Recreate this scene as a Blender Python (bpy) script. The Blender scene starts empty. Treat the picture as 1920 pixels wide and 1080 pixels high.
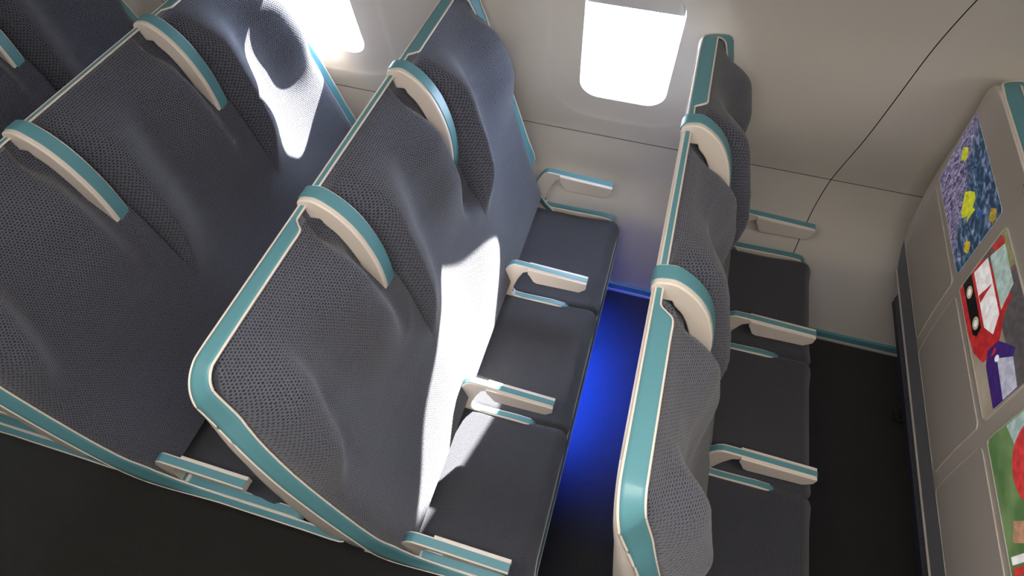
import bpy, bmesh, math
from mathutils import Vector, Matrix
ZO = 0.66            # height of the armrest tips above the floor
W = 0.47             # spacing of the seat dividers
scene = bpy.context.scene
COL = scene.collection
PI = math.pi

# ------------------------------------------------------------------ materials
def new_mat(name):
    m = bpy.data.materials.new(name); m.use_nodes = True
    nt = m.node_tree; b = nt.nodes['Principled BSDF']
    return m, nt, b

def plain(name, col, rough=.5, spec=.5, metal=0, bump=0, bscale=400, coat=0, var=0):
    m, nt, b = new_mat(name)
    b.inputs['Base Color'].default_value = (*col, 1)
    b.inputs['Roughness'].default_value = rough
    b.inputs['Specular IOR Level'].default_value = spec
    b.inputs['Metallic'].default_value = metal
    b.inputs['Coat Weight'].default_value = coat
    b.inputs['Coat Roughness'].default_value = .2
    if bump or var:
        tc = nt.nodes.new('ShaderNodeTexCoord')
        n = nt.nodes.new('ShaderNodeTexNoise'); n.inputs['Scale'].default_value = bscale
        n.inputs['Detail'].default_value = 3
        nt.links.new(tc.outputs['Object'], n.inputs['Vector'])
        if bump:
            bp = nt.nodes.new('ShaderNodeBump'); bp.inputs['Strength'].default_value = bump
            bp.inputs['Distance'].default_value = .001
            nt.links.new(n.outputs['Fac'], bp.inputs['Height']); nt.links.new(bp.outputs['Normal'], b.inputs['Normal'])
        if var:
            mx = nt.nodes.new('ShaderNodeMix'); mx.data_type = 'RGBA'
            mx.inputs['A'].default_value = (*[c * (1 - var) for c in col], 1); mx.inputs['B'].default_value = (*[min(1, c * (1 + var)) for c in col], 1)
            nt.links.new(n.outputs['Fac'], mx.inputs['Factor']); nt.links.new(mx.outputs['Result'], b.inputs['Base Color'])
    return m

def knit(name, light, dark, cell=.0075, bump=.7, coord='UV', hole=(.12, .44), rand=.7):
    """staggered open-weave knit: every cell has a small dark hole"""
    m, nt, b = new_mat(name)
    N = nt.nodes.new; L = nt.links.new
    tc = N('ShaderNodeTexCoord')
    mp = N('ShaderNodeMapping'); mp.inputs['Scale'].default_value = (1 / cell, 1.25 / cell, 1 / cell)
    L(tc.outputs[coord], mp.inputs['Vector'])
    nz = N('ShaderNodeTexNoise'); nz.inputs['Scale'].default_value = .8; nz.inputs['Detail'].default_value = 2
    L(mp.outputs['Vector'], nz.inputs['Vector'])
    # shift alternate rows by half a cell
    sep = N('ShaderNodeSeparateXYZ'); L(mp.outputs['Vector'], sep.inputs[0])
    fl = N('ShaderNodeMath'); fl.operation = 'FLOOR'; L(sep.outputs['Y'], fl.inputs[0])
    md = N('ShaderNodeMath'); md.operation = 'MODULO'; L(fl.outputs[0], md.inputs[0]); md.inputs[1].default_value = 2
    ab = N('ShaderNodeMath'); ab.operation = 'ABSOLUTE'; L(md.outputs[0], ab.inputs[0])
    ml = N('ShaderNodeMath'); ml.operation = 'MULTIPLY_ADD'; L(ab.outputs[0], ml.inputs[0]); ml.inputs[1].default_value = .5; L(sep.outputs['X'], ml.inputs[2])
    cmb = N('ShaderNodeCombineXYZ'); L(ml.outputs[0], cmb.inputs['X']); L(sep.outputs['Y'], cmb.inputs['Y'])
    # jitter
    sub = N('ShaderNodeVectorMath'); sub.operation = 'SUBTRACT'; L(nz.outputs['Color'], sub.inputs[0]); sub.inputs[1].default_value = (.5, .5, .5)
    sc = N('ShaderNodeVectorMath'); sc.operation = 'SCALE'; L(sub.outputs[0], sc.inputs[0]); sc.inputs['Scale'].default_value = rand
    ad = N('ShaderNodeVectorMath'); ad.operation = 'ADD'; L(cmb.outputs[0], ad.inputs[0]); L(sc.outputs[0], ad.inputs[1])
    fr = N('ShaderNodeVectorMath'); fr.operation = 'FRACTION'; L(ad.outputs[0], fr.inputs[0])
    s2 = N('ShaderNodeVectorMath'); s2.operation = 'SUBTRACT'; L(fr.outputs[0], s2.inputs[0]); s2.inputs[1].default_value = (.5, .5, 0)
    s3 = N('ShaderNodeSeparateXYZ'); L(s2.outputs[0], s3.inputs[0])
    c3 = N('ShaderNodeCombineXYZ'); L(s3.outputs['X'], c3.inputs['X']); L(s3.outputs['Y'], c3.inputs['Y'])
    ln = N('ShaderNodeVectorMath'); ln.operation = 'LENGTH'; L(c3.outputs[0], ln.inputs[0])
    n2 = N('ShaderNodeTexNoise'); n2.inputs['Scale'].default_value = 2.3; n2.inputs['Detail'].default_value = 3
    L(mp.outputs['Vector'], n2.inputs['Vector'])
    am = N('ShaderNodeMath'); am.operation = 'MULTIPLY_ADD'; L(n2.outputs['Fac'], am.inputs[0]); am.inputs[1].default_value = -.35; L(ln.outputs['Value'], am.inputs[2])
    a2 = N('ShaderNodeMath'); a2.operation = 'ADD'; L(am.outputs[0], a2.inputs[0]); a2.inputs[1].default_value = .175
    mr = N('ShaderNodeMapRange'); mr.interpolation_type = 'SMOOTHSTEP'
    mr.inputs['From Min'].default_value = hole[0]; mr.inputs['From Max'].default_value = hole[1]
    L(a2.outputs[0], mr.inputs['Value'])
    mx = N('ShaderNodeMix'); mx.data_type = 'RGBA'
    mx.inputs['A'].default_value = (*dark, 1); mx.inputs['B'].default_value = (*light, 1)
    L(mr.outputs['Result'], mx.inputs['Factor']); L(mx.outputs['Result'], b.inputs['Base Color'])
    bp = N('ShaderNodeBump'); bp.inputs['Strength'].default_value = bump; bp.inputs['Distance'].default_value = .0015
    L(mr.outputs['Result'], bp.inputs['Height']); L(bp.outputs['Normal'], b.inputs['Normal'])
    b.inputs['Roughness'].default_value = .9; b.inputs['Specular IOR Level'].default_value = .15
    b.inputs['Sheen Weight'].default_value = .25; b.inputs['Sheen Roughness'].default_value = .5
    return m

def emit(name, col, s):
    m, nt, b = new_mat(name)
    b.inputs['Base Color'].default_value = (*[c * .3 for c in col], 1)
    b.inputs['Emission Color'].default_value = (*col, 1); b.inputs['Emission Strength'].default_value = s
    b.inputs['Roughness'].default_value = .25
    return m

M = {}
M['back_knit'] = knit('grey_blue_knit', (.088, .093, .119), (.013, .013, .018), cell=.0074)
M['seat_knit'] = knit('dark_seat_knit', (.068, .070, .084), (.012, .012, .016), cell=.0050, hole=(.14, .42))
M['pouch'] = knit('blue_grey_pouch', (.12, .13, .17), (.05, .055, .075), cell=.003)
M['carpet'] = knit('dark_carpet_loops', (.030, .0275, .026), (.004, .004, .004), cell=.0055, coord='Object', hole=(.2, .45), rand=.8)
M['teal'] = plain('teal_lacquer', (.098, .262, .300), .42, .5, bump=.03, bscale=900)
M['cream'] = plain('cream_moulded_plastic', (.72, .64, .56), .42, .5, bump=.03, bscale=900)
M['grey_flap'] = plain('pale_grey_plastic', (.58, .55, .52), .5, .5, bump=.03, bscale=900)
M['shell'] = plain('seat_shell_plastic', (.56, .51, .465), .5, .4, bump=.06, bscale=700)
M['cream_shell'] = plain('pale_shell_plastic', (.62, .56, .50), .5, .4, bump=.06, bscale=700)
M['wall'] = plain('sidewall_laminate', (.66, .62, .555), .42, .4, bump=.05, bscale=300, var=.03)
M['reveal'] = plain('window_reveal', (.80, .78, .75), .35, .5)
M['shade'] = plain('window_shade', (.55, .53, .50), .5, .3)
M['gap'] = plain('joint_gap', (.03, .027, .025), .8, .1)
M['dark'] = plain('dark_metal', (.03, .03, .034), .5, .5)
M['ceiling'] = plain('ceiling_laminate', (.70, .68, .65), .6, .3)
M['lamp'] = emit('ceiling_lamp_diffuser', (1, .93, .84), 2.2)
M['blue'] = emit('blue_lamp_diffuser', (.03, .10, 1), 6)

# ------------------------------------------------------------------ mesh helpers
def link(name, verts, faces, mat, parent=None, uvs=None, smooth=True, angle=40, mats=None, fm=None, bevel=0, kind=None, seg=2):
    me = bpy.data.meshes.new(name)
    me.from_pydata([tuple(v) for v in verts], [], faces)
    bm = bmesh.new(); bm.from_mesh(me)
    bmesh.ops.recalc_face_normals(bm, faces=bm.faces)
    bm.to_mesh(me); bm.free()
    for m in (mats or [mat]): me.materials.append(m)
    if fm:
        for p, i in zip(me.polygons, fm): p.material_index = i
    if uvs:
        ul = me.uv_layers.new(name='UVMap')
        for lp in me.loops: ul.data[lp.index].uv = uvs[lp.vertex_index]
    if smooth:
        for p in me.polygons: p.use_smooth = True
        me.set_sharp_from_angle(angle=math.radians(angle))
    o = bpy.data.objects.new(name, me); COL.objects.link(o)
    if parent: o.parent = parent
    if bevel:
        b = o.modifiers.new('bevel', 'BEVEL'); b.width = bevel; b.segments = seg; b.limit_method = 'ANGLE'; b.angle_limit = math.radians(35)
    if kind: o['kind'] = kind
    return o

def grid_faces(n, m, off=0, closed_v=False):
    f = []
    for i in range(n - 1):
        for j in range(m - 1 if not closed_v else m):
            a = off + i * m + j; b = off + i * m + (j + 1) % m
            f.append((a, b, b + m, a + m))
    return f

def catmull(P, n=8, closed=False):
    P = [Vector(p) for p in P]; out = []
    N = len(P); rng = range(N if closed else N - 1)
    for i in rng:
        if closed: p0, p1, p2, p3 = P[i - 1], P[i], P[(i + 1) % N], P[(i + 2) % N]
        else: p0, p1, p2, p3 = P[max(i - 1, 0)], P[i], P[i + 1], P[min(i + 2, N - 1)]
        for k in range(n):
            t = k / n
            out.append(.5 * ((2 * p1) + (-p0 + p2) * t + (2 * p0 - 5 * p1 + 4 * p2 - p3) * t * t + (-p0 + 3 * p1 - 3 * p2 + p3) * t ** 3))
    if not closed: out.append(P[-1].copy())
    return out

def tube_geo(path, r, closed=False, seg=8):
    V, F = [], []
    n = len(path)
    for i, p in enumerate(path):
        a = path[i - 1] if (i > 0 or closed) else path[i]
        b = path[(i + 1) % n] if (i < n - 1 or closed) else path[i]
        d = (Vector(b) - Vector(a)).normalized()
        up = Vector((0, 0, 1)) if abs(d.z) < .9 else Vector((0, 1, 0))
        s = d.cross(up).normalized(); u = s.cross(d)
        for k in range(seg):
            an = 2 * PI * k / seg
            V.append(Vector(p) + s * math.cos(an) * r + u * math.sin(an) * r)
    for i in range(n if closed else n - 1):
        for k in range(seg):
            a = i * seg + k; b = i * seg + (k + 1) % seg
            c = ((i + 1) % n) * seg + (k + 1) % seg; d_ = ((i + 1) % n) * seg + k
            F.append((a, b, c, d_))
    if not closed:
        F.append(tuple(range(seg))); F.append(tuple(range((n - 1) * seg, n * seg)))
    return V, F

def merge(*geos):
    V, F = [], []
    for v, f in geos:
        o = len(V); V += list(v); F += [tuple(i + o for i in q) for q in f]
    return V, F

def box_geo(x0, x1, y0, y1, z0, z1):
    V = [(x, y, z) for x in (x0, x1) for y in (y0, y1) for z in (z0, z1)]
    return V, [(0, 1, 3, 2), (4, 6, 7, 5), (0, 4, 5, 1), (2, 3, 7, 6), (0, 2, 6, 4), (1, 5, 7, 3)]

def extrude_geo(pts, y0, y1):
    n = len(pts)
    V = [Vector((x, y0, z)) for x, z in pts] + [Vector((x, y1, z)) for x, z in pts]
    F = [tuple(range(n)), tuple(range(2 * n - 1, n - 1, -1))] + [(i, (i + 1) % n, n + (i + 1) % n, n + i) for i in range(n)]
    return V, F

def strip_geo(line, y0, y1, th):
    """flat band along an x-z polyline, raised by th along its left normal"""
    n = len(line); V = []
    nr = []
    for i in range(n):
        a = Vector(line[max(i - 1, 0)]); b = Vector(line[min(i + 1, n - 1)]); d = (b - a).normalized()
        nr.append(Vector((-d.y, d.x)))
    for k, (yy, o) in enumerate(((y0, -.001), (y0, th), (y1, th), (y1, -.001))):
        for p, q in zip(line, nr): V.append(Vector((p[0] + q.x * o, yy, p[1] + q.y * o)))
    F = []
    for k in range(4):
        for i in range(n - 1):
            k2 = (k + 1) % 4
            F.append((k * n + i, k * n + i + 1, k2 * n + i + 1, k2 * n + i))
    F.append((0, n, 2 * n, 3 * n)); F.append((n - 1, 2 * n - 1, 3 * n - 1, 4 * n - 1))
    return V, F

def spl2(pts, n=6):
    return [(p.x, p.y) for p in catmull([(a, b, 0) for a, b in pts], n)]

def ss(a, b, x):
    t = min(1, max(0, (x - a) / (b - a))); return t * t * (3 - 2 * t)
def interp(tab, x):
    if x <= tab[0][0]: return tab[0][1]
    for (a, b), (c, d) in zip(tab, tab[1:]):
        if x <= c:
            t = (x - a) / (c - a); return b + (d - b) * t
    return tab[-1][1]
def smooth_tab(tab):
    P = catmull([(a, b, 0) for a, b in tab], 8)
    return [(p.x, p.y) for p in P]

# ------------------------------------------------------------------ seat back coordinates
def L_(x, y, z): return Vector((x, y + .705, z + ZO))      # row-local point
def BP(t, y, h):                                            # t down the back, h towards the sitter
    return L_(-.58 + .3035 * t + .9528 * h, y, .714 - .9528 * t + .3035 * h)

R_C = .080; R_W = .075
def corner(t, r=R_C):
    return r - math.sqrt(max(0, r * r - (r - t) ** 2)) if t < r else 0
YA = smooth_tab([(0, -1.425), (.1, -1.441), (.2, -1.458), (.35, -1.470), (.6, -1.475), (.75, -1.470), (.85, -1.458), (.95, -1.446)])
def y_aisle(t):
    return interp(YA, t) + corner(max(t, 0))
WT = smooth_tab([(0, -.064), (.1, -.050), (.22, -.027), (.35, -.008), (.5, 0), (.9, 0)])
def y_win(t):
    return interp(WT, t) - corner(max(t, 0), R_W)

HR = smooth_tab([(0, -.007), (.06, -.012), (.12, -.019), (.23, -.038), (.34, -.056), (.5, -.08), (.645, -.094), (.76, -.094), (.86, -.086)])

def win_bulge(t): return ss(.065, .13, t) * (1 - ss(.25, .36, t))
def seat_height(u, t, win_edge, aisle_edge, low=False):
    """cushion thickness over the back plane; u = distance from the seat's window-side divider"""
    mid = not (win_edge or aisle_edge)
    base = interp([(0, .016 if mid else .036), (.03, .036 if mid else .046), (.09, .062), (.18, .075), (.3, .078), (.42, .070), (.55, .060), (.7, .058), (.9, .056)], t)
    a = W - u
    # window-side wing
    A = ss(.03, .17, t) * (1 - ss(.26, .48, t))
    cw = .108 if not win_edge else .070
    ew = u - cw
    if ew > 0: w1 = .5 + .5 * math.cos(PI * min(ew / .17, 1))
    else: w1 = .5 + .5 * math.cos(PI * min(-ew / (cw * 1.05), 1))
    h = base + (.044 if not win_edge else .052) * A * w1
    # aisle-side wing: sharp crest that runs into the divider lower down
    A2 = ss(.01, .15, t) * (1 - ss(.37, .58, t))
    if not aisle_edge:
        ca = interp([(0, .095), (.1, .085), (.2, .068), (.3, .056), (.4, .040), (.5, .025), (.6, .02)], t); wid = .15; amp = .064 if win_edge else .046
    else:
        ca = interp([(0, .085), (.1, .092), (.2, .088), (.3, .066), (.4, .040), (.5, .03)], t); wid = .075; amp = .050
        A2 = ss(.03, .17, t) * (1 - ss(.30, .47, t))
    ea = a - ca
    if ea > 0: w2 = (.5 + .5 * math.cos(PI * min(ea / wid, 1))) ** 1.25
    else: w2 = 1 - min(1, (-ea / ca)) ** 1.8 * .9
    h2 = base + amp * A2 * w2
    h = max(h, h2) + .15 * min(h - base, h2 - base)
    # valley at the dividers; the fin's flank stands clear on the aisle side of it
    V1 = ss(.0, .05, t) * (1 - ss(.41, .53, t))
    if not win_edge:
        lim = .004 + .036 * ss(.035, .12, t) + (.006 if low else .036) * ss(.12, .30, t)
        k = (1 - ss(.41, .53, t)) * (1 - ss(.050 + .024 * (1 - ss(.06, .12, t)), .112, u)); h -= max(0, h - lim) * k
    if not aisle_edge: h -= .052 * V1 * (1 - ss(.004, max(ca * 1.0, .02), a))
    h -= .022 * math.sin(PI * min(1, max(0, u / W))) ** 2 * ss(.1, .3, t) * (1 - ss(.6, .8, t))
    # pillowed edge tucked behind the trim band
    e = u if win_edge else (a if aisle_edge else 9)
    if e < .055:
        he = .037 + (.034 * win_bulge(t) + .018 * ss(0, .03, t) * (1 - win_bulge(t)) * (1 - ss(.25, .4, t)) if win_edge else 0)
        q = max(0, e) / .055; h = he + (h - he) * math.sqrt(1 - (1 - q) ** 2)
    return max(h, .006)

def back_cushion(parent, k, low=False):
    we, ae = k == 0, k == 2
    nu, nt = 72, 110
    T1 = .858
    V, UV = [], []
    for i in range(nt + 1):
        s = i / nt
        t = .004 + (T1 - .004) * s
        yw = y_win(t) - .022 + .021 * win_bulge(t) if we else -W * k - .0
        ya = y_aisle(t) + .030 if ae else -W * (k + 1) + .0
        arc = t
        for j in range(nu + 1):
            f = j / nu
            f = f + .02 * math.sin(4 * PI * f) * -1
            y = yw + (ya - yw) * f
            u = (yw - y) / (yw - ya) * W
            t2 = t
            h = seat_height(u, t2, we, ae, low)
            V.append(BP(t2, y, h)); UV.append((y, t2 * 1.02 + .25 * h))
    F = grid_faces(nt + 1, nu + 1)
    # skirt back to the shell plane
    m = nu + 1
    ring = [(0, j) for j in range(m)] + [(i, m - 1) for i in range(1, nt + 1)] + [(nt, j) for j in range(m - 2, -1, -1)] + [(i, 0) for i in range(nt - 1, 0, -1)]
    base = len(V)
    for (i, j) in ring:
        t = .004 + (T1 - .004) * i / nt
        p = V[i * m + j]
        # project to h = 0.004
        rel = Vector((p.x + .58, 0, p.z - ZO - .714)); h = rel.x * .9528 + rel.z * .3035
        V.append(p - Vector((.9528, 0, .3035)) * (h - .004)); UV.append((UV[i * m + j][0], UV[i * m + j][1] + .03))
    n = len(ring)
    for q in range(n):
        a = ring[q]; b = ring[(q + 1) % n]
        F.append((a[0] * m + a[1], b[0] * m + b[1], base + (q + 1) % n, base + q))
    return link('back_cushion', V, F, M['back_knit'], parent, uvs=UV, angle=60)

def seat_cushion(parent, k):
    y1 = -W * k - (.018 if k == 0 else .002); y0 = -W * (k + 1) - (.004 if k == 2 else -.002)
    x0, x1 = -.345, .058
    n, m = 56, 56
    V, UV = [], []
    rF, rS = .035, .022
    def prof(e, r):
        return r - math.sqrt(max(0, r * r - (r - e) ** 2)) if e < r else 0
    xs = [x0 + (x1 - x0) * math.sin(PI / 2 * i / n) for i in range(n + 1)]
    ys = [y0 + (y1 - y0) * (.5 - .5 * math.cos(PI * j / m)) for j in range(m + 1)]
    zt = -.172
    for x in xs:
        for y in ys:
            eS = min(y - y0, y1 - y)
            bow = .006 * (1 - ss(0, .10, eS))                       # front edge swells beside the dividers
            cr = .035
            ef = x1 - x
            xx = x + bow * ss(-.1, .05, x)
            # rounded plan corner at the window and aisle ends
            z = zt - prof(ef, rF) - prof(eS, rS if (k != 1) else .016) * .8
            z -= .010 * math.sin(PI * (y - y0) / (y1 - y0)) * ss(-.3, -.1, x) * (1 - ss(-.02, .05, x))
            z += .012 * ss(-.12, .02, x) * (1 - ss(.02, .055, x))
            if eS < cr and ef < cr:
                q = math.hypot(cr - eS, cr - ef) - cr
                if q > 0: xx -= q * .7; 
            z = max(z, -.235)
            V.append(L_(xx, y, z)); UV.append((y, x + .3 - z * .5))
    F = grid_faces(n + 1, m + 1)
    M_ = m + 1
    ring = [(0, j) for j in range(M_)] + [(i, m) for i in range(1, n + 1)] + [(n, j) for j in range(m - 1, -1, -1)] + [(i, 0) for i in range(n - 1, 0, -1)]
    b = len(V)
    for (i, j) in ring:
        p = V[i * M_ + j]; V.append(Vector((min(p.x, .048), max(p.y, .705 - 1.375) if k == 2 else p.y, ZO - .262))); UV.append((UV[i * M_ + j][0] + .02, UV[i * M_ + j][1] + .03))
    for q in range(len(ring)):
        a, c = ring[q], ring[(q + 1) % len(ring)]
        F.append((a[0] * M_ + a[1], c[0] * M_ + c[1], b + (q + 1) % len(ring), b + q))
    F.append(tuple(range(b, b + len(ring))))
    return link('seat_cushion', V, F, M['seat_knit'], parent, uvs=UV, angle=60)

# ------------------------------------------------------------------ the perimeter band (teal, cream piping)
def stations():
    O, I = [], []
    def add(o, i): O.append(Vector(o)); I.append(Vector(i))
    ya = -1.440; yw = 0.0
    # aisle rail, front to back (O low/outside, I high/inside)
    rail = [(.22, -.268, -.238), (.16, -.270, -.238), (.11, -.270, -.237), (.052, -.270, -.236), (-.02, -.268, -.230), (-.12, -.262, -.214), (-.20, -.246, -.188)]
    bend = [(-.262, -.214, -.236, -.155), (-.305, -.165, -.272, -.108), (-.332, -.105, -.296, -.052), (-.350, -.035, -.312, .002)]
    for x, zo, zi in [(.25, -.180, -.167), (.15, -.179, -.166), (.05, -.178, -.165), (-.05, -.178, -.164), (-.14, -.177, -.162)]:
        add(L_(x, -1.444, zo), L_(x, -1.426, zi))
    for xo, zo, yo, xi, zi, yi in [(-.225, -.171, -1.448, -.190, -.150, -1.427), (-.285, -.148, -1.454, -.242, -.115, -1.431), (-.322, -.098, -1.462, -.278, -.062, -1.436), (-.345, -.038, -1.468, -.303, -.008, -1.441)]:
        add(L_(xo, yo, zo), L_(xi, yi, zi))
    ts = [.71, .62, .52, .42, .32, .24, .18, .14, .11]
    for t in ts:
        hO = hO_a(t)
        add(BP(t, y_aisle(t), hO - .0), BP(t, y_aisle(t) + .025, .042))
    def inner_corner(sgn, a, yo, r):
        # inner rail rounds its own smaller corner
        ri = .045 if sgn > 0 else .030; yi = yo + sgn * (.026 if sgn > 0 else .036); ti = .004 if sgn > 0 else .004 + .012 * math.cos(a)
        return BP(ti + ri - ri * math.sin(a), yi + sgn * (ri - ri * math.cos(a)), 0.040 + (.018 * math.cos(a) ** 1.5 if sgn < 0 else 0))
    for an in (0, 18, 36, 54, 72, 90):
        a = math.radians(an); r = R_C
        t = r - r * math.sin(a); dy = r - r * math.cos(a)
        add(BP(t - .002, y_aisle(R_C) + dy, hO_a(t)), inner_corner(1, a, y_aisle(R_C), r))
    wide, thin = (.002, .040), (.0, .013)
    def top(y, c): add(BP(-.002, y, 0), BP(c[0] + .001, y, c[1]))
    for y in (-1.28, -1.2, -1.11, -1.065): top(y, wide)
    top(-1.050, (.001, .030)); top(-1.035, (.001, .016))
    for y in (-1.02, -.96, -.9, -.8, -.7, -.6, -.5, -.46, -.435, -.425): top(y, thin)
    top(-.418, (.001, .03)); top(-.41, wide)
    for y in (-.38, -.3, -.22, -.175): top(y, wide)
    rW = R_W; y0 = y_win(rW)
    for an in (90, 72, 54, 36, 18, 0):
        a = math.radians(an); t = rW - rW * math.sin(a); dy = rW - rW * math.cos(a)
        add(BP(t - .002, y0 - dy, hO_w(t)), inner_corner(-1, a, y0, rW))
    for t in reversed(ts):
        hO = hO_w(t)
        add(BP(t, y_win(t), hO), BP(t, y_win(t) - .026, .044 + bump_w(t) * .8))
    for xo, zo, xi, zi in reversed(bend): add(L_(xo, yw, zo), L_(xi, yw - .026, zi))
    for x, zo, zi in reversed(rail[3:]):
        add(L_(x, yw, zo), L_(x, yw - .024, zi))
    # front corners and front bar
    add(L_(.062, -.008, -.264), L_(.054, -.026, -.236))
    for k in range(0, 9): add(L_(.066, -.035 - 1.2 * k / 8 * 1.06, -.268), L_(.058, -.045 - 1.2 * k / 8, -.238))
    add(L_(.068, -1.36, -.268), L_(.060, -1.35, -.238))
    add(L_(.085, -1.395, -.262), L_(.080, -1.378, -.235))
    add(L_(.17, -1.415, -.225), L_(.16, -1.398, -.205))
    add(L_(.25, -1.430, -.190), L_(.245, -1.412, -.176))
    return O, I

def hO_a(t): return .015 * ss(.03, .22, t) * (1 - ss(.6, .8, t))
def bump_w(t): return .020 * ss(.0, .05, t) * (1 - ss(.10, .24, t))
def hO_w(t): return .054 * ss(-.005, .035, t) + bump_w(t)
def band(parent):
    O, I = stations()
    n = 3
    Oc, Ic = catmull(O, n, True), catmull(I, n, True)
    V = []; K = 5
    for o, i in zip(Oc, Ic):
        for k in range(K):
            f = k / (K - 1)
            # slight crown outwards
            V.append(o.lerp(i, f))
    N = len(Oc); F = []
    for a in range(N):
        b = (a + 1) % N
        for k in range(K - 1): F.append((a * K + k, a * K + k + 1, b * K + k + 1, b * K + k))
    o = link('trim_band', V, F, M['teal'], parent, angle=50)
    so = o.modifiers.new('solid', 'SOLIDIFY'); so.thickness = .004; so.offset = 0
    link('edge_piping', *merge(tube_geo(Oc, .0031, True, 6), tube_geo(Ic, .0027, True, 6)), M['cream'], parent, angle=80)

# ------------------------------------------------------------------ rear shell with screens
def rear(t, y):
    """point on the rear face of the shell"""
    return BP(t, y, interp(HR, t))

def shell(parent):
    rows = [-.001] + [.004, .01, .018, .028, .04, .055] + [.055 + (.662 - .055) * i / 24 for i in range(1, 25)]
    V = []; cols = None
    for t in [None] + rows:
        cap = t is None
        if cap: t = -.003
        yw, ya = y_win(max(t, 0)) , y_aisle(max(t, 0))
        hr = interp(HR, max(t, 0)); D = -hr
        r = min(.03, D * .75)
        line = [(yw, hO_w(max(t, 0))), (yw + 0.0, -max(D - r, 0) * .5), (yw, -max(D - r, 0))]
        for k in range(1, 6):
            a = PI / 2 * k / 5; line.append((yw - r + r * math.cos(a), -(D - r) - r * math.sin(a)))
        mid = [(yw - r + (ya - yw + 2 * r) * k / 20, -D) for k in range(1, 20)]
        line += mid
        for k in range(0, 6):
            a = PI / 2 * (1 - k / 5); line.append((ya + r - r * math.cos(a), -(D - r) - r * math.sin(a)))
        line += [(ya, -max(D - r, 0) * .5), (ya, hO_a(max(t, 0)))]
        cols = len(line)
        for y, h in line: V.append(BP(t, y, 0 if cap else h))
    F = grid_faces(len(rows) + 1, cols)
    # inner liner closes the shell so the cushion side never shows a hole
    return link('back_shell', V, F, M['cream_shell'], parent, angle=50)

def patch_geo(y0, y1, t0, t1, r, surf, off=.0, seg=6, rings=7):
    """rounded rectangle lying on a surface: y0>y1 (window to aisle), t0<t1 (top to bottom)"""
    cx, cy = (y0 + y1) / 2, (t0 + t1) / 2; hx, hy = abs(y0 - y1) / 2, abs(t1 - t0) / 2
    out = []
    for qx, qy, st in ((1, 1, 0), (-1, 1, 90), (-1, -1, 180), (1, -1, 270)):
        for k in range(seg + 1):
            a = math.radians(st + 90 * k / seg)
            out.append((qx * (hx - r) + r * math.cos(a), qy * (hy - r) + r * math.sin(a)))
    # extra points on straight sides
    pts = []
    n = len(out)
    for i in range(n):
        a, b = out[i], out[(i + 1) % n]
        pts.append(a)
        d = math.hypot(b[0] - a[0], b[1] - a[1]); s = int(d / .03)
        for k in range(1, s): pts.append((a[0] + (b[0] - a[0]) * k / s, a[1] + (b[1] - a[1]) * k / s))
    V, UV, F = [], [], []
    n = len(pts)
    for q in range(rings):
        f = 1 - q / rings
        for x, y in pts:
            V.append(surf(cy + y * f, cx + x * f, off)); UV.append(((x * f) / (2 * hx) * -1 + .5, .5 - (y * f) / (2 * hy)))
    V.append(surf(cy, cx, off)); UV.append((.5, .5))
    for q in range(rings - 1):
        for i in range(n):
            F.append((q * n + i, q * n + (i + 1) % n, (q + 1) * n + (i + 1) % n, (q + 1) * n + i))
    for i in range(n): F.append(((rings - 1) * n + i, (rings - 1) * n + (i + 1) % n, len(V) - 1))
    # rim down to the surface
    b = len(V)
    for x, y in pts: V.append(surf(cy + y, cx + x, -.001)); UV.append((-x / (2 * hx) + .5, .5 - y / (2 * hy)))
    for i in range(n): F.append((i, (i + 1) % n, b + (i + 1) % n, b + i))
    outline = [surf(cy + y, cx + x, off) for x, y in pts]
    return V, F, UV, outline

def surf_rear(t, y, off):
    return BP(t, y, interp(HR, t) - off)

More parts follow.
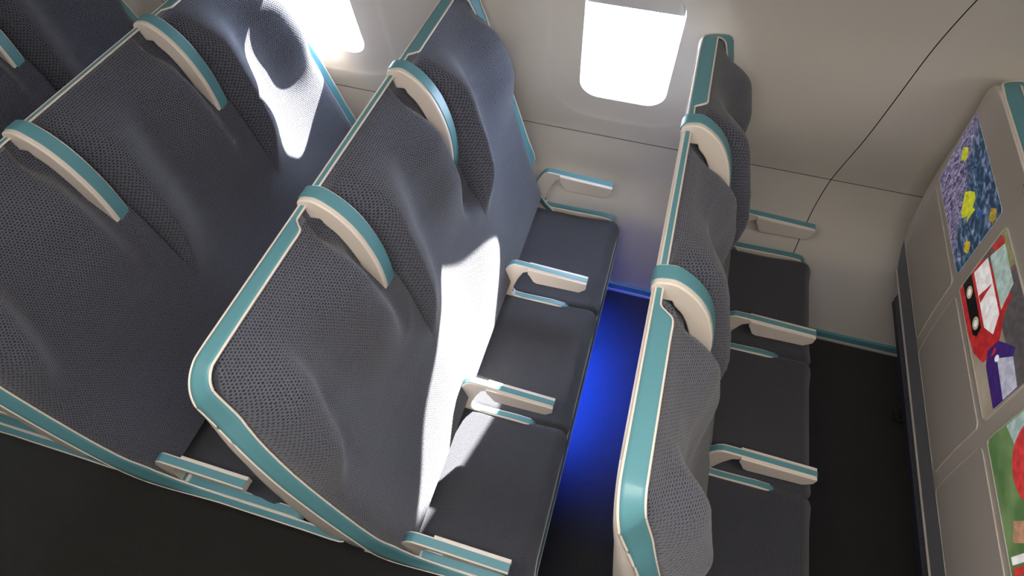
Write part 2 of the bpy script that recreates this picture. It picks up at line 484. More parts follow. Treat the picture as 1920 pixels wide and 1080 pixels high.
# ---- pictures shown on the three screens
def coral_mat():
    m, nt, b = new_mat('reef_picture'); N = nt.nodes.new; L = nt.links.new
    tc = N('ShaderNodeTexCoord'); mp = N('ShaderNodeMapping'); L(tc.outputs['UV'], mp.inputs['Vector'])
    mp.inputs['Scale'].default_value = (22, 9, 1); mp.inputs['Rotation'].default_value = (0, 0, .5)
    nz = N('ShaderNodeTexNoise'); nz.inputs['Scale'].default_value = 1.2; nz.inputs['Detail'].default_value = 5; nz.inputs['Distortion'].default_value = 1.6
    L(mp.outputs[0], nz.inputs['Vector'])
    r1 = N('ShaderNodeValToRGB'); L(nz.outputs['Fac'], r1.inputs[0])
    e = r1.color_ramp.elements; e[0].position = .38; e[0].color = (.03, .035, .09, 1); e[1].position = .62; e[1].color = (.40, .35, .50, 1)
    k = r1.color_ramp.elements.new(.5); k.color = (.20, .17, .33, 1)
    n2 = N('ShaderNodeTexNoise'); n2.inputs['Scale'].default_value = 14; n2.inputs['Detail'].default_value = 4; n2.inputs['Distortion'].default_value = .6
    L(tc.outputs['UV'], n2.inputs['Vector'])
    r2 = N('ShaderNodeValToRGB'); L(n2.outputs['Fac'], r2.inputs[0])
    e = r2.color_ramp.elements; e[0].position = .45; e[0].color = (.008, .035, .085, 1); e[1].position = .72; e[1].color = (.42, .36, .45, 1)
    k = r2.color_ramp.elements.new(.57); k.color = (.05, .14, .27, 1)
    # reef left and low, open water right and top
    sp = N('ShaderNodeSeparateXYZ'); L(tc.outputs['UV'], sp.inputs[0])
    ma = N('ShaderNodeMath'); ma.operation = 'MULTIPLY_ADD'; L(sp.outputs['Y'], ma.inputs[0]); ma.inputs[1].default_value = .75; L(sp.outputs['X'], ma.inputs[2])
    n3 = N('ShaderNodeTexNoise'); n3.inputs['Scale'].default_value = 5; L(tc.outputs['UV'], n3.inputs['Vector'])
    mb = N('ShaderNodeMath'); mb.operation = 'MULTIPLY_ADD'; L(n3.outputs['Fac'], mb.inputs[0]); mb.inputs[1].default_value = .5; L(ma.outputs[0], mb.inputs[2])
    mr = N('ShaderNodeMapRange'); L(mb.outputs[0], mr.inputs['Value']); mr.inputs['From Min'].default_value = 1.02; mr.inputs['From Max'].default_value = 1.12
    mx = N('ShaderNodeMix'); mx.data_type = 'RGBA'; L(mr.outputs[0], mx.inputs['Factor']); L(r1.outputs[0], mx.inputs['A']); L(r2.outputs[0], mx.inputs['B'])
    L(mx.outputs['Result'], b.inputs['Emission Color']); b.inputs['Emission Strength'].default_value = .42
    L(mx.outputs['Result'], b.inputs['Base Color']); b.inputs['Roughness'].default_value = .3
    return m
def pic_mat(name, c0, c1, scale=3, s=.35):
    m, nt, b = new_mat(name); N = nt.nodes.new; L = nt.links.new
    tc = N('ShaderNodeTexCoord'); nz = N('ShaderNodeTexNoise'); nz.inputs['Scale'].default_value = scale; nz.inputs['Detail'].default_value = 3
    L(tc.outputs['UV' if scale < 50 else 'Object'], nz.inputs['Vector'])
    r = N('ShaderNodeValToRGB'); L(nz.outputs['Fac'], r.inputs[0])
    e = r.color_ramp.elements; e[0].position = .4; e[0].color = (*c0, 1); e[1].position = .62; e[1].color = (*c1, 1)
    L(r.outputs[0], b.inputs['Emission Color']); b.inputs['Emission Strength'].default_value = s
    L(r.outputs[0], b.inputs['Base Color']); b.inputs['Roughness'].default_value = .3
    return m
SM = {}
def pm(key, col, s=.45):
    if key not in SM: SM[key] = pic_mat('picture_' + key, [c * .8 for c in col], [min(1, c * 1.12) for c in col], 55, s)
    return SM[key]

def shape_on(parent, name, k, pts, mat, lev=1):
    """flat coloured shape of the displayed picture; pts in picture coordinates (0..1 right, 0..1 up)"""
    y0 = -.07 - (.43 if k == 1 else .86 if k == 2 else 0) ; y1 = y0 - .385
    t0, t1 = SC_T
    V = []; 
    for a, b in pts:
        a = min(max(a, .01), .99); b = min(max(b, .012), .988)
        V.append(surf_rear(t0 + (t1 - t0) * (1 - b), y0 + (y1 - y0) * a, .0022 + .0002 * lev))
    me = link(name, V, [tuple(range(len(V)))], mat, parent, smooth=False)
    return me
def ell(cx, cy, rx, ry, n=18, rot=0):
    return [(cx + rx * math.cos(2 * PI * i / n) * math.cos(rot) - ry * math.sin(2 * PI * i / n) * math.sin(rot), cy + rx * math.cos(2 * PI * i / n) * math.sin(rot) * 1.6 + ry * math.sin(2 * PI * i / n) * math.cos(rot)) for i in range(n)]
SC_T = (.108, .345)

def screens(parent):
    mats = [coral_mat(), pic_mat('showroom_floor_picture', (.30, .25, .19), (.45, .38, .30), 2), pic_mat('lawn_picture', (.10, .20, .07), (.22, .33, .14), 3)]
    for k in range(3):
        y0 = -.07 - .43 * k; y1 = y0 - .385
        V, F, UV, ol = patch_geo(y0, y1, SC_T[0], SC_T[1], .012, surf_rear, .002)
        s = link('display_screen', V, F, mats[k], parent, uvs=UV, angle=40)
        s['label'] = ['seat-back screen showing a purple reef with yellow fish', 'seat-back screen showing red and purple cars', 'seat-back screen showing a red balloon above a striped shirt'][k]
        Vt, Ft = tube_geo(ol, .0012, True, 6)
        link('screen_bezel', Vt, Ft, M['grey_flap'], s)
        if k == 0:
            def fish(cx, cy, s_, d=1, mat=None):
                body = [(-1, .0), (-.6, .45), (-.1, .85), (.35, .8), (.6, .35), (.95, .55), (.9, 0), (.95, -.5), (.6, -.3), (.3, -.85), (-.1, -.8), (-.6, -.4)]
                shape_on(s, 'pictured_fish', k, [(cx + x * s_ * d, cy + y * s_ * 1.55) for x, y in body], mat or pm('yellow', (.62, .66, .02)), 1)
                shape_on(s, 'pictured_fish_eye', k, ell(cx - .62 * s_ * d, cy + .1 * s_, .006, .01, 8), pm('black', (.005, .005, .006)), 2)
            fish(.60, .48, .125); fish(.17, .62, .065); fish(.93, .84, .06, 1, pm('ochre', (.42, .30, .03))); fish(.90, .30, .055, -1, pm('amber', (.60, .42, .02)))
            shape_on(s, 'pictured_fish', k, ell(.80, .66, .02, .06), pm('cobalt', (.02, .10, .50)), 1)
        elif k == 1:
            red = pm('red', (.50, .028, .03)); blk = pm('black', (.005, .005, .006)); wht = pm('white', (1.0, .90, .90)); chrome = pm('chrome', (.5, .42, .28))
            shape_on(s, 'pictured_wall', k, [(0, .55), (1, .62), (1, 1), (0, 1)], pm('dusk', (.10, .09, .09)), 1)
            shape_on(s, 'pictured_window', k, [(0, .82), (.26, .80), (.30, 1), (0, 1)], pm('olive', (.25, .26, .12)), 2)
            shape_on(s, 'pictured_red_car', k, [(0, .0), (.36, .0), (.54, .05), (.66, .18), (.68, .40), (.62, .54), (.52, .66), (.42, .94), (.04, .97), (0, .7)], red, 2)
            shape_on(s, 'pictured_bonnet', k, [(.03, .34), (.46, .32), (.56, .44), (.48, .60), (.05, .62)], wht, 3)
            shape_on(s, 'pictured_stripe', k, [(.22, .34), (.28, .34), (.25, .6)], red, 4)
            shape_on(s, 'pictured_windscreen', k, [(.06, .66), (.47, .64), (.40, .90), (.10, .92)], pm('mint', (.42, .55, .52)), 3)
            shape_on(s, 'pictured_grille', k, [(.0, .10), (.42, .10), (.46, .16), (.44, .27), (.0, .29)], blk, 3)
            for cx in (.12, .37): shape_on(s, 'pictured_headlamp', k, ell(cx, .19, .045, .065), chrome, 4); shape_on(s, 'pictured_headlamp', k, ell(cx, .19, .022, .035), wht, 5)
            shape_on(s, 'pictured_purple_car', k, [(.62, .30), (.70, .22), (.98, .20), (1, .8), (.84, .84), (.70, .62), (.63, .5)], pm('purple', (.05, .02, .16)), 2)
            shape_on(s, 'pictured_bonnet', k, [(.72, .42), (.98, .38), (.98, .62), (.80, .66)], pm('silver', (.50, .50, .62)), 3)
            shape_on(s, 'pictured_headlamp', k, ell(.72, .42, .02, .04), wht, 4)
        else:
            shape_on(s, 'pictured_sky', k, [(0, .35), (.55, .6), (1, .65), (1, 1), (0, 1)], pm('pale_sky', (.40, .52, .50)), 1)
            shape_on(s, 'pictured_balloon', k, ell(.30, .66, .22, .36, 28), pm('balloon_red', (.62, .05, .05)), 2)
            shape_on(s, 'pictured_arm', k, [(.50, .18), (.60, .12), (.66, .45), (.56, .50)], pm('skin', (.50, .27, .17)), 3)
            for i in range(5):
                shape_on(s, 'pictured_stripe', k, [(.66 + .055 * i, .05), (.70 + .055 * i, .05), (.73 + .055 * i, .62), (.69 + .055 * i, .62)], pm('balloon_red', (.62, .05, .05)) if i % 2 else pm('white', (1.0, .90, .90)), 3)
        # folding table below the screen
        V, F, UV, ol = patch_geo(y0, y1, .372, .650, .016, surf_rear, .0018)
        tb = link('folding_table', V, F, M['shell'], parent, angle=40)
        link('table_edge', *tube_geo(ol, .0010, True, 6), M['shell'], tb)

def lower_back(parent):
    # fabric literature pouch under the hard shell and its thin plastic rim
    rows = [.658 + (.835 - .658) * i / 8 for i in range(9)]
    V, UV = [], []
    for t in rows:
        yw, ya = y_win(t) - .004, y_aisle(t) + .004
        h = interp(HR, t) + .001
        line = [(yw, 0), (yw, h * .7), (yw - .01, h * .95)] + [(yw - .02 + (ya - yw + .04) * k / 16, h) for k in range(17)] + [(ya + .01, h * .95), (ya, h * .7), (ya, 0)]
        for y, hh in line: V.append(BP(t, y, hh)); UV.append((y + hh, t))
    link('fabric_pouch', V, grid_faces(len(rows), len(line)), M['pouch'], parent, uvs=UV, angle=50)
    t = .838
    path = [BP(t, y_win(t), 0), BP(t, y_win(t), interp(HR, t) * .8), BP(t, y_win(t) - .02, interp(HR, t))] + [BP(t, y_win(t) - .02 - 1.38 * k / 12, interp(HR, t)) for k in range(1, 13)] + [BP(t, y_aisle(t) + .004, interp(HR, t) * .8), BP(t, y_aisle(t) + .002, 0)]
    link('pouch_rim', *tube_geo(path, .0045, False, 8), M['shell'], parent)

# ------------------------------------------------------------------ headrest fins and armrests
def fin(parent, k):
    outer = [(.040, -.012), (.014, -.017), (-.007, -.007), (-.010, .014), (-.001, .039), (.040, .070), (.10, .088), (.18, .089), (.26, .073), (.326, .046)]
    inner = [(.326, .034), (.25, .040), (.18, .045), (.13, .044), (.088, .037), (.060, .024), (.046, .022), (.043, .014), (.040, .002)]
    o2 = spl2(outer, 5); i2 = spl2(inner, 4)
    loop = o2 + i2
    c = -W * (k + 1) - .0285; hw = .0245
    outer = [(a - .005, b + .005) for a, b in outer]; inner = [(a - .005, b + .004) for a, b in inner]
    o2 = spl2(outer, 5); i2 = spl2(inner, 4); loop = o2 + i2
    def xz(p):
        v = BP(p[0], 0, p[1]); return (v.x, v.z)
    V, F = extrude_geo([xz(p) for p in loop], c - hw + .705, c + hw + .705)
    w = link('headrest_wing', V, F, M['cream'], parent, angle=35, bevel=.007, seg=4)
    line = [xz(p) for p in o2[6:]]
    V, F = strip_geo(line, c - hw + .012 + .705, c + hw - .0045 + .705, .0022)
    link('wing_strip', V, F, M['teal'], w, angle=50, bevel=.0006)

def armrest(parent, k):
    c = -W * k - (.004 if k else -.001); yy = c + .705
    if k == 3: c += .004; yy = c + .705
    long_ = k in (0, 3)
    z = lambda v: v + ZO
    e = .12 if k == 3 else (.03 if k == 0 else -.052)
    top = [(-.338, -.195), (-.332, -.14), (-.300, -.055), (-.277, -.006), (-.262, .010), (-.240, .015), (-.12, .010), (.0, .004)]
    topc = spl2(top, 4)
    under = [(0, -.012), (-.206, -.010), (-.222, -.020), (-.240, -.062), (-.256, -.115), (-.262, -.150), (-.252, -.168), (-.22, -.171)]
    bar = [(e - .06, -.166), (e - .015, -.171), (e, -.186), (e - .01, -.198), (-.1, -.206), (-.3, -.206)]
    loop = topc + under + bar
    w = .0125 if not long_ else .0145
    V, F = extrude_geo([(x, z(q)) for x, q in loop], yy - w, yy + w)
    a = link('armrest', V, F, M['cream'], parent, angle=35, bevel=.0025)
    # upper and lower teal inlays
    tw = .0075 if not long_ else .0105
    line = [(x, z(q)) for x, q in topc[2:]]
    V, F = strip_geo(line, yy - tw, yy + tw, .0016)
    link('armrest_inlay', V, F, M['teal'], a, angle=50)
    low = spl2([(-.262, -.145), (-.258, -.162), (-.240, -.170), (-.15, -.1685), (e - .06, -.1655), (e - .015, -.1695), (e + .001, -.183)], 4)
    V, F = strip_geo([(x, z(q)) for x, q in low], yy - tw, yy + tw, .0018)
    link('lower_inlay', V, F, M['teal'], a, angle=50)
    # hinged pad wrapped round the front part of the arm
    pad = [(-.206, .0105), (-.204, -.014), (-.198, -.022), (-.183, -.050), (-.172, -.056), (-.02, -.050), (-.004, -.032), (.001, -.026), (.001, .0025)]
    if k == 0: ya_, yb_ = yy - .022, yy + .002
    elif k == 3: ya_, yb_ = yy - .004, yy + .021
    else: ya_, yb_ = yy - .0185, yy + .0185
    if k in (1, 2):
        V, F = merge(extrude_geo([(x, z(q)) for x, q in pad], ya_, yy - .0085), extrude_geo([(x, z(q)) for x, q in pad], yy + .0085, yb_))
        g = extrude_geo([(-.18, z(-.014)), (-.178, z(-.05)), (-.02, z(-.046)), (-.002, z(-.028)), (-.002, z(-.014))], yy - .0088, yy + .0088)
        V, F = merge((V, F), g)
    elif k == 0: V, F = extrude_geo([(x, z(q)) for x, q in pad], ya_, yy - .0118)
    else: V, F = extrude_geo([(x, z(q + .002)) for x, q in pad], yy + .0118, yb_)
    if k in (0, 3):
        s = -1 if k == 0 else 1
        g = extrude_geo([(-.18, z(-.014)), (-.178, z(-.05)), (-.02, z(-.046)), (-.002, z(-.028)), (-.002, z(-.014))], min(yy + s * .012, yy - s * .010), max(yy + s * .012, yy - s * .010))
        V, F = merge((V, F), g)
    link('armrest_pad', V, F, M['cream'], a, angle=35, bevel=.0018)

def under_frame(parent):
    link('seat_pan', *box_geo(-.34, .05, .705 - 1.35, .705 - .012, ZO - .295, ZO - .262), M['dark'], parent, bevel=.006, smooth=False)
    for yc in (-.30, -1.12):
        g = merge(extrude_geo([(-.19, ZO - .29), (-.15, ZO - .29), (-.13, .03), (-.17, .03)], yc - .02 + .705, yc + .02 + .705),
                  extrude_geo([(-.02, ZO - .29), (.02, ZO - .29), (-.03, .03), (-.08, .03)], yc - .02 + .705, yc + .02 + .705),
                  box_geo(-.18, -.03, yc - .025 + .705, yc + .025 + .705, 0, .032))
        link('leg', *g, M['dark'], parent, smooth=False, bevel=.004)

def make_row(x, label):
    r = bpy.data.objects.new('airliner_seat_row', None); COL.objects.link(r)
    r.empty_display_size = .2
    r.location = (x, -.705, 0)
    r['label'] = label; r['category'] = 'airplane seats'; r['group'] = 'triple seat rows beside the cabin windows'
    band(r); shell(r); screens(r); lower_back(r)
    for k in range(3): back_cushion(r, k); seat_cushion(r, k)
    for k in range(2): fin(r, k)
    for k in range(4): armrest(r, k)
    under_frame(r)
    return r

def copy_tree(o, parent=None):
    c = o.copy(); COL.objects.link(c)
    if parent: c.parent = parent
    for ch in list(o.children): copy_tree(ch, c)
    return c

P_ = .745
row0 = make_row(0, 'seat row in the middle with a broad slanting patch of sunlight on its lower backrest')
for i, lab in ((-1, 'seat row second from the left with a small window-shaped sun patch beside its window headrest'),
               (-2, 'seat row in the top left corner, mostly hidden behind the row in front of it'),
               (1, 'seat row seen edge-on right of centre, knit cushions in profile beside the blue floor glow'),
               (2, 'seat row at the right edge seen from behind, with picture screens in its back')):
    c = copy_tree(row0); c.location = (i * P_, -.705, 0); c['label'] = lab
# in the middle row the centre seat's cushion sits lower beside the window-side headrest wing
old = [o for o in row0.children if o.name.startswith('back_cushion')][1]
alt = back_cushion(None, 1, True); old.data = alt.data; bpy.data.objects.remove(alt)

# ------------------------------------------------------------------ cabin shell
PROF = [(-.66, .018), (-.45, .035), (-.254, .060), (-.167, .089), (-.1, .112), (-.039, .128), (.03, .133), (.124, .127), (.24, .092), (.365, .052), (.48, .026), (.605, .002), (.68, -.012), (.77, -.036), (.91, -.094), (1.08, -.19), (1.28, -.33), (1.48, -.54), (1.62, -.80)]
PT = smooth_tab(PROF)
def wall_y(z): return interp(PT, z)
XA, XB = -3.2, 3.3
Z_BELT, Z_TOP = .124, 1.50
SEAM = .752; WP = 1.07; WX0 = -.034
G = .0016
wins = [WX0, WX0 - WP - .018, -2.27]
WIN_Z0, WIN_Z1, WIN_HW, WIN_R = .335, .775, .146, .068

def wpt(x, z, off=0):
    e = .002; dy = (wall_y(z + e) - wall_y(z - e)) / (2 * e)
    n = Vector((0, 1, -dy)).normalized()
    p = Vector((x, wall_y(z), z + ZO)); return p + n * off
V, F, FM = [], [], []
def wall_grid(x0, x1, z0, z1, nx, nz, m=0):
    o = len(V)
    for i in range(nz + 1):
        z = z0 + (z1 - z0) * i / nz
        for j in range(nx + 1): V.append(wpt(x0 + (x1 - x0) * j / nx, z))
    g = grid_faces(nz + 1, nx + 1, o); F.extend(g); FM.extend([m] * len(g))
seams = [SEAM, -1.79, SEAM + 2 * WP]
edges = [XA] + sorted(seams) + [XB]
for a, b in zip(edges, edges[1:]):
    wall_grid(a + G, b - G, -.66, Z_BELT - G, 6, 30)
# upper wall, window bays cut out
def rr(cx, cz, hx, hz, r, n_c=8, n_s=6):
    out = []
    for qx, qz, st in ((1, 1, 0), (-1, 1, 90), (-1, -1, 180), (1, -1, 270)):
        arc = [(cx + qx * (hx - r) + r * math.cos(math.radians(st + 90 * k / n_c)), cz + qz * (hz - r) + r * math.sin(math.radians(st + 90 * k / n_c))) for k in range(n_c + 1)]
        out += arc
        nx_ = {0: (-1, 1), 90: (-1, -1), 180: (1, -1), 270: (1, 1)}[st]
        a = arc[-1]
        b = (cx + nx_[0] * (hx - (r if nx_[0] * qx < 0 and nx_[1] == qz else 0)), 0)
        # straight to the next corner's first arc point
        st2 = (st + 90) % 360
        q2 = {0: (1, 1), 90: (-1, 1), 180: (-1, -1), 270: (1, -1)}[st2]
        b = (cx + q2[0] * (hx - r) + r * math.cos(math.radians(st2)), cz + q2[1] * (hz - r) + r * math.sin(math.radians(st2)))
        for k in range(1, n_s): out.append((a[0] + (b[0] - a[0]) * k / n_s, a[1] + (b[1] - a[1]) * k / n_s))
    return out
def window_bay(cx, x0, x1, z0, z1):
    cz = (WIN_Z0 + WIN_Z1) / 2; hz = (WIN_Z1 - WIN_Z0) / 2
    ring0 = rr(cx, cz, WIN_HW, hz, WIN_R)
    # pillowed surround, then a flat run to the bay rectangle
    steps = [(0, .0035), (.006, .0035), (.03, .0035), (.06, .0035), (.09, .0033), (.102, .0028), (.108, .0012), (.113, .0002), (.12, 0), (.16, 0)]
    rings = []
    for e, dep in steps:
        rings.append([(p, dep) for p in rr(cx, cz, WIN_HW + e, hz + e, WIN_R + e * .9)])
    n = len(ring0)
    last = [p for p, d in rings[-1]]
    rect = []
    for (x, z) in last:
        dx, dz = x - cx, z - cz
        sx = ((x1 - cx) if dx > 0 else (cx - x0)) / max(abs(dx), 1e-6)
        sz = ((z1 - cz) if dz > 0 else (cz - z0)) / max(abs(dz), 1e-6)
        s = min(sx, sz); rect.append((cx + dx * s, cz + dz * s))
    # snap the nearest ring points onto the rectangle corners
    for X in (x0, x1):
        for Z in (z0, z1):
            i = min(range(n), key=lambda q: (rect[q][0] - X) ** 2 + (rect[q][1] - Z) ** 2); rect[i] = (X, Z)
    K = 8
    for k in range(1, K + 1):
        f = k / K
        rings.append([((a[0] + (b[0] - a[0]) * f, a[1] + (b[1] - a[1]) * f), 0) for a, b in zip(last, rect)])
    o = len(V)
    for rg in rings:
        for (x, z), d in rg:
            z = min(max(z, z0), z1)
            V.append(wpt(x, z, d))
    for q in range(len(rings) - 1):
        for i in range(n):
            F.append((o + q * n + i, o + q * n + (i + 1) % n, o + (q + 1) * n + (i + 1) % n, o + (q + 1) * n + i)); FM.append(0)
    return ring0
ZU = 1.05
bays = [(-.569, .501), (-1.79 + G, -.569), (-2.75, -1.79 - G)]
for w, (a, b) in zip(wins, bays): window_bay(w, a, b, Z_BELT + G, ZU)
wall_grid(XA, -2.75, Z_BELT + G, ZU, 6, 30)
wall_grid(.501, SEAM - G, Z_BELT + G, ZU, 4, 30)
wall_grid(SEAM + G, SEAM + 2 * WP - G, Z_BELT + G, ZU, 12, 30); wall_grid(SEAM + 2 * WP + G, XB, Z_BELT + G, ZU, 4, 30)
for a, b in zip(edges, edges[1:]): wall_grid(a + G, b - G, ZU, Z_TOP, 6, 14)
# closed dark channels in the joints
def channel(pts):
    o = len(V)
    for q in pts: V.extend(q)
    m = len(pts[0])
    for i in range(len(pts) - 1):
        for j in range(m - 1):
            F.append((o + i * m + j, o + i * m + j + 1, o + (i + 1) * m + j + 1, o + (i + 1) * m + j)); FM.append(1)
def chan_x(z):      # lengthwise joint
    channel([[wpt(x, z - G - .002, .0005), wpt(x, z - G, .006), wpt(x, z + G, .006), wpt(x, z + G + .002, .0005)] for x in (XA, XB)])
chan_x(Z_BELT)
for s in seams:
    channel([[wpt(s - G - .002, z, .0005), wpt(s - G, z, .006), wpt(s + G, z, .006), wpt(s + G + .002, z, .0005)] for z in [-.66 + (Z_TOP + .66) * i / 120 for i in range(121)]])
# outer liner behind the panels, open only at the windows
def liner(x0, x1, z0, z1):
    o = len(V); nz = max(2, int((z1 - z0) / .03))
    for i in range(nz + 1):
        for x in (x0, x1): V.append(wpt(x, z0 + (z1 - z0) * i / nz, .012))
    for i in range(nz): F.append((o + 2 * i, o + 2 * i + 1, o + 2 * i + 3, o + 2 * i + 2)); FM.append(1)
liner(XA, XB, -.66, WIN_Z0 - .012); liner(XA, XB, WIN_Z1 + .012, Z_TOP)
ex = [XA] + sorted([v for w_ in wins for v in (w_ - WIN_HW - .012, w_ + WIN_HW + .012)]) + [XB]
for i in range(0, len(ex), 2): liner(ex[i], ex[i + 1], WIN_Z0 - .012, WIN_Z1 + .012)
link('wall_left', V, F, None, mats=[M['wall'], M['gap']], fm=FM, kind='structure', angle=50)

def pane_mat():
    m = bpy.data.materials.new('window_pane'); m.use_nodes = True; nt = m.node_tree; nt.nodes.clear()
    o = nt.nodes.new('ShaderNodeOutputMaterial'); t = nt.nodes.new('ShaderNodeBsdfTransparent'); g = nt.nodes.new('ShaderNodeBsdfGlossy')
    g.inputs['Roughness'].default_value = .05
    mx = nt.nodes.new('ShaderNodeMixShader'); mx.inputs[0].default_value = .05
    nt.links.new(t.outputs[0], mx.inputs[1]); nt.links.new(g.outputs[0], mx.inputs[2]); nt.links.new(mx.outputs[0], o.inputs[0])
    return m
M['pane'] = pane_mat()
cz = (WIN_Z0 + WIN_Z1) / 2; hz = (WIN_Z1 - WIN_Z0) / 2
for i, w in enumerate(wins):
    root = bpy.data.objects.new('window_%d' % (i + 1), None); COL.objects.link(root); root['kind'] = 'structure'
    root.location = (w, wall_y(WIN_Z0), WIN_Z0 + ZO)
    off = Vector(root.location)
    rings = [(0, .0035), (-.0015, .007), (-.003, .014), (-.002, .030), (.0, .040)]
    V, F = [], []
    n = 0
    for e, d in rings:
        rg = rr(w, cz, WIN_HW + e, hz + e, WIN_R + e * .5); n = len(rg)
        for x, z in rg: V.append(wpt(x, z, d) - off)
    F = grid_faces(len(rings), n, 0, True)
    link('window_frame', V, F, M['reveal'], root, angle=60)
    rg = rr(w, cz, WIN_HW - .001, hz - .001, WIN_R - .001)
    V = [wpt(x, z, .036) - off for x, z in rg] + [wpt(x, z, .039) - off for x, z in rg]
    V += [wpt(w, cz, .036) - off, wpt(w, cz, .039) - off]
    F = [(k, (k + 1) % n, 2 * n) for k in range(n)] + [(n + k, n + (k + 1) % n, 2 * n + 1) for k in range(n)]
    link('pane', V, F, M['pane'], root, smooth=False)
    # raised shade: only its lower part hangs into the opening
    zs = .700
    V, F = [], []
    nx, nz = 16, 8
    for i2 in range(nz + 1):
        z = zs + (WIN_Z1 - .004 - zs) * i2 / nz
        # half width of the opening at this height
        dz = z - (cz + hz - WIN_R)
        hw = WIN_HW - .004 if dz <= 0 else WIN_HW - .004 - WIN_R + math.sqrt(max(0, WIN_R ** 2 - dz ** 2))
        for j in range(nx + 1): V.append(wpt(w - hw + 2 * hw * j / nx, z, .0175) - off)
    F = grid_faces(nz + 1, nx + 1)
    sh = link('window_shade', V, F, M['shade'], root)
    s_ = sh.modifiers.new('solid', 'SOLIDIFY'); s_.thickness = .004
    g = []
    def lip(x0, x1, z0, z1, d, mat, name):
        pts = rr((x0 + x1) / 2, (z0 + z1) / 2, (x1 - x0) / 2, (z1 - z0) / 2, (z1 - z0) * .45, 4, 2)
        V = [wpt(x, z, d) - off for x, z in pts] + [wpt(x, z, d + .003) - off for x, z in pts]; m = len(pts)
        F = [tuple(range(m)), tuple(range(m, 2 * m))] + [(q, (q + 1) % m, m + (q + 1) % m, m + q) for q in range(m)]
        link(name, V, F, mat, sh, smooth=False)
    lip(w - .062, w - .020, .7035, .7065, .0155, M['gap'], 'finger_slot')
    lip(w - .018, w + .055, .7045, .7065, .0155, M['cream'], 'pull_lip')

# floor, ceiling, other walls
YR = -3.9
link('floor', *box_geo(XA, XB, YR, .05, -.05, 0), M['carpet'], kind='structure', smooth=False)
V, F = [], []
cp = [(1.50, wall_y(1.50)), (1.62, -.80), (1.74, -1.15), (1.81, -1.55), (1.83, -1.94), (1.81, -2.33), (1.74, -2.73), (1.62, -3.08), (1.50, -3.34)]
cp = [(p.x, p.y) for p in catmull([(a, b, 0) for a, b in cp], 4)]
for z, y in cp:
    V.append((XA, y, z + ZO)); V.append((XB, y, z + ZO))
link('ceiling', V, [(2 * i, 2 * i + 1, 2 * i + 3, 2 * i + 2) for i in range(len(cp) - 1)], M['ceiling'], kind='structure')
V = []
zz = [-.66 + (1.5 + .66) * i / 40 for i in range(41)]
for z in zz:
    V.append((XA, -3.88 - wall_y(z), z + ZO)); V.append((XB, -3.88 - wall_y(z), z + ZO))
link('wall_right', V, [(2 * i, 2 * i + 1, 2 * i + 3, 2 * i + 2) for i in range(40)], M['wall'], kind='structure')
link('wall_rear', *box_geo(XA - .04, XA, -4.1, .2, 0, 2.55), M['wall'], kind='structure', smooth=False)
link('wall_front', *box_geo(XB, XB + .04, -4.1, .2, 0, 2.55), M['wall'], kind='structure', smooth=False)
# baseboard: teal strip over a pale foot
V = []; 
prof = [(.0, -.66), (-.012, -.66), (-.013, -.646), (-.010, -.645), (-.010, -.615), (.002, -.610), (.02, -.61)]
for x in (XA, XB):
    for y, z in prof: V.append((x, wall_y(z) + y, z + ZO))
m = len(prof)
link('baseboard_left', V, [(i, i + 1, m + i + 1, m + i) for i in range(m - 1)], None, mats=[M['teal'], M['shell']], fm=[1, 1, 1, 0, 0, 0], kind='structure', smooth=False)

# ------------------------------------------------------------------ lamps
def area(name, loc, size, power, col, rot=(0, 0, 0)):
    l = bpy.data.lights.new(name, 'AREA'); l.shape = 'RECTANGLE'; l.size, l.size_y = size; l.energy = power; l.color = col
    o = bpy.data.objects.new(name, l); COL.objects.link(o); o.location = loc; o.rotation_euler = rot
    return o
def ceiling_lamp(x, y, lab, power, lx=1.0):
    r = bpy.data.objects.new('ceiling_light', None); COL.objects.link(r); r.location = (x, y, 2.42)
    r['label'] = lab; r['category'] = 'light'; r['group'] = 'cabin ceiling lights'
    link('housing', *box_geo(-lx / 2 - .03, lx / 2 + .03, -.13, .13, 0, .05), M['cream'], r, smooth=False, bevel=.008)
    link('diffuser', *box_geo(-lx / 2, lx / 2, -.10, .10, -.006, .004), M['lamp'], r, smooth=False)
    a = area('ceiling_lamp_glow', (x, y, 2.40), (lx, .2), power, (1, .93, .85)); 
ceiling_lamp(.05, -1.75, 'long warm ceiling light above the aisle beside the middle seat row', 25, 1.4)
ceiling_lamp(1.75, -1.75, 'long warm ceiling light above the aisle beside the rightmost seat row', 9, 1.4)
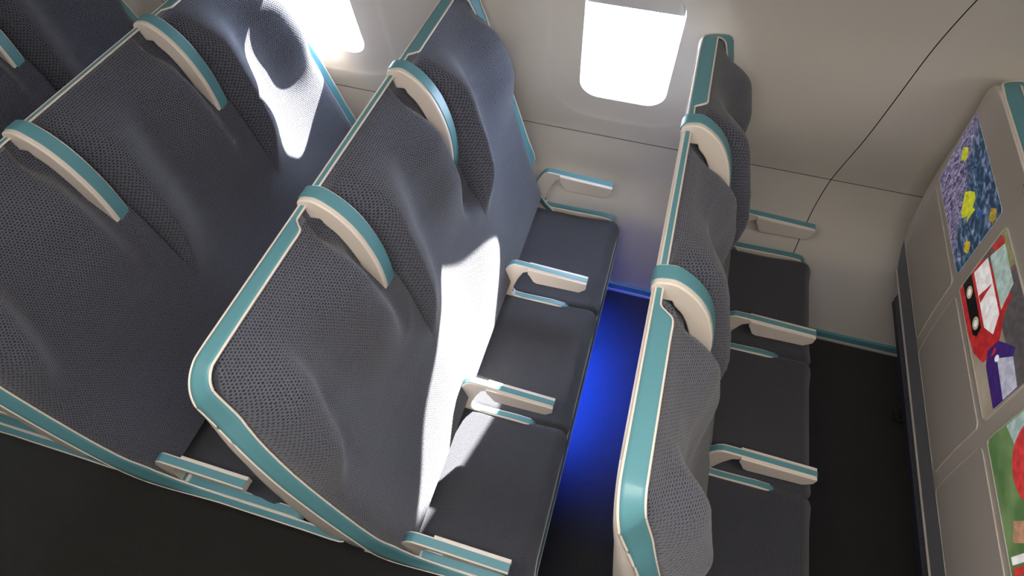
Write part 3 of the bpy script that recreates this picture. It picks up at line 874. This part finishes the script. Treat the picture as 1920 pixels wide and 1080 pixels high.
ceiling_lamp(-1.65, -1.75, 'long warm ceiling light above the aisle beside the left seat rows', 2.5, 1.4)

# blue lamp below the seats of the middle row
lt = bpy.data.objects.new('under_seat_light', None); COL.objects.link(lt); lt.location = (-.10, -.70, .24)
lt['label'] = 'slim blue light strip under the front of the middle seat row'; lt['category'] = 'light'
link('housing', *box_geo(-.015, .015, -.52, .52, .012, .034), M['dark'], lt, smooth=False, bevel=.003)
link('diffuser', *box_geo(-.012, .012, -.50, .50, .004, .014), M['blue'], lt, smooth=False)
a_ = area('under_seat_glow', (-.092, -.52, .238), (.03, .62), 18.0, (.015, .07, 1), (0, math.radians(-32), 0)); a_.data.spread = math.radians(95)

sun = bpy.data.lights.new('sun', 'SUN'); sun.energy = 85; sun.angle = math.radians(.9); sun.color = (1, .97, .92)
so = bpy.data.objects.new('sun', sun); COL.objects.link(so)
so.rotation_euler = Vector((-.285, -1, -.56)).to_track_quat('-Z', 'Y').to_euler()

w = bpy.data.worlds.new('World'); scene.world = w; w.use_nodes = True
bg = w.node_tree.nodes['Background']; bg.inputs['Color'].default_value = (.62, .76, 1, 1); bg.inputs['Strength'].default_value = 26

# ------------------------------------------------------------------ camera
f, pi_, ya_, ro = 1.12289033, .94458523, -.27474205, .01057747
cam = bpy.data.cameras.new('camera'); co = bpy.data.objects.new('camera', cam); COL.objects.link(co)
fw = Vector((math.sin(ya_) * math.cos(pi_), math.cos(ya_) * math.cos(pi_), -math.sin(pi_)))
rt = Vector((math.cos(ya_), -math.sin(ya_), 0)); up = rt.cross(fw)
r2 = math.cos(ro) * rt + math.sin(ro) * up; u2 = -math.sin(ro) * rt + math.cos(ro) * up
mt = Matrix((r2, u2, -fw)).transposed().to_4x4(); mt.translation = Vector((.08356, -1.70869, 1.63144 + ZO))
co.matrix_world = mt
cam.sensor_width = 36; cam.lens = 36 * f * 1000 / 1920; cam.clip_start = .02
scene.camera = co
scene.view_settings.view_transform = 'Standard'; scene.view_settings.look = 'None'
scene.view_settings.exposure = 0; scene.view_settings.gamma = 1
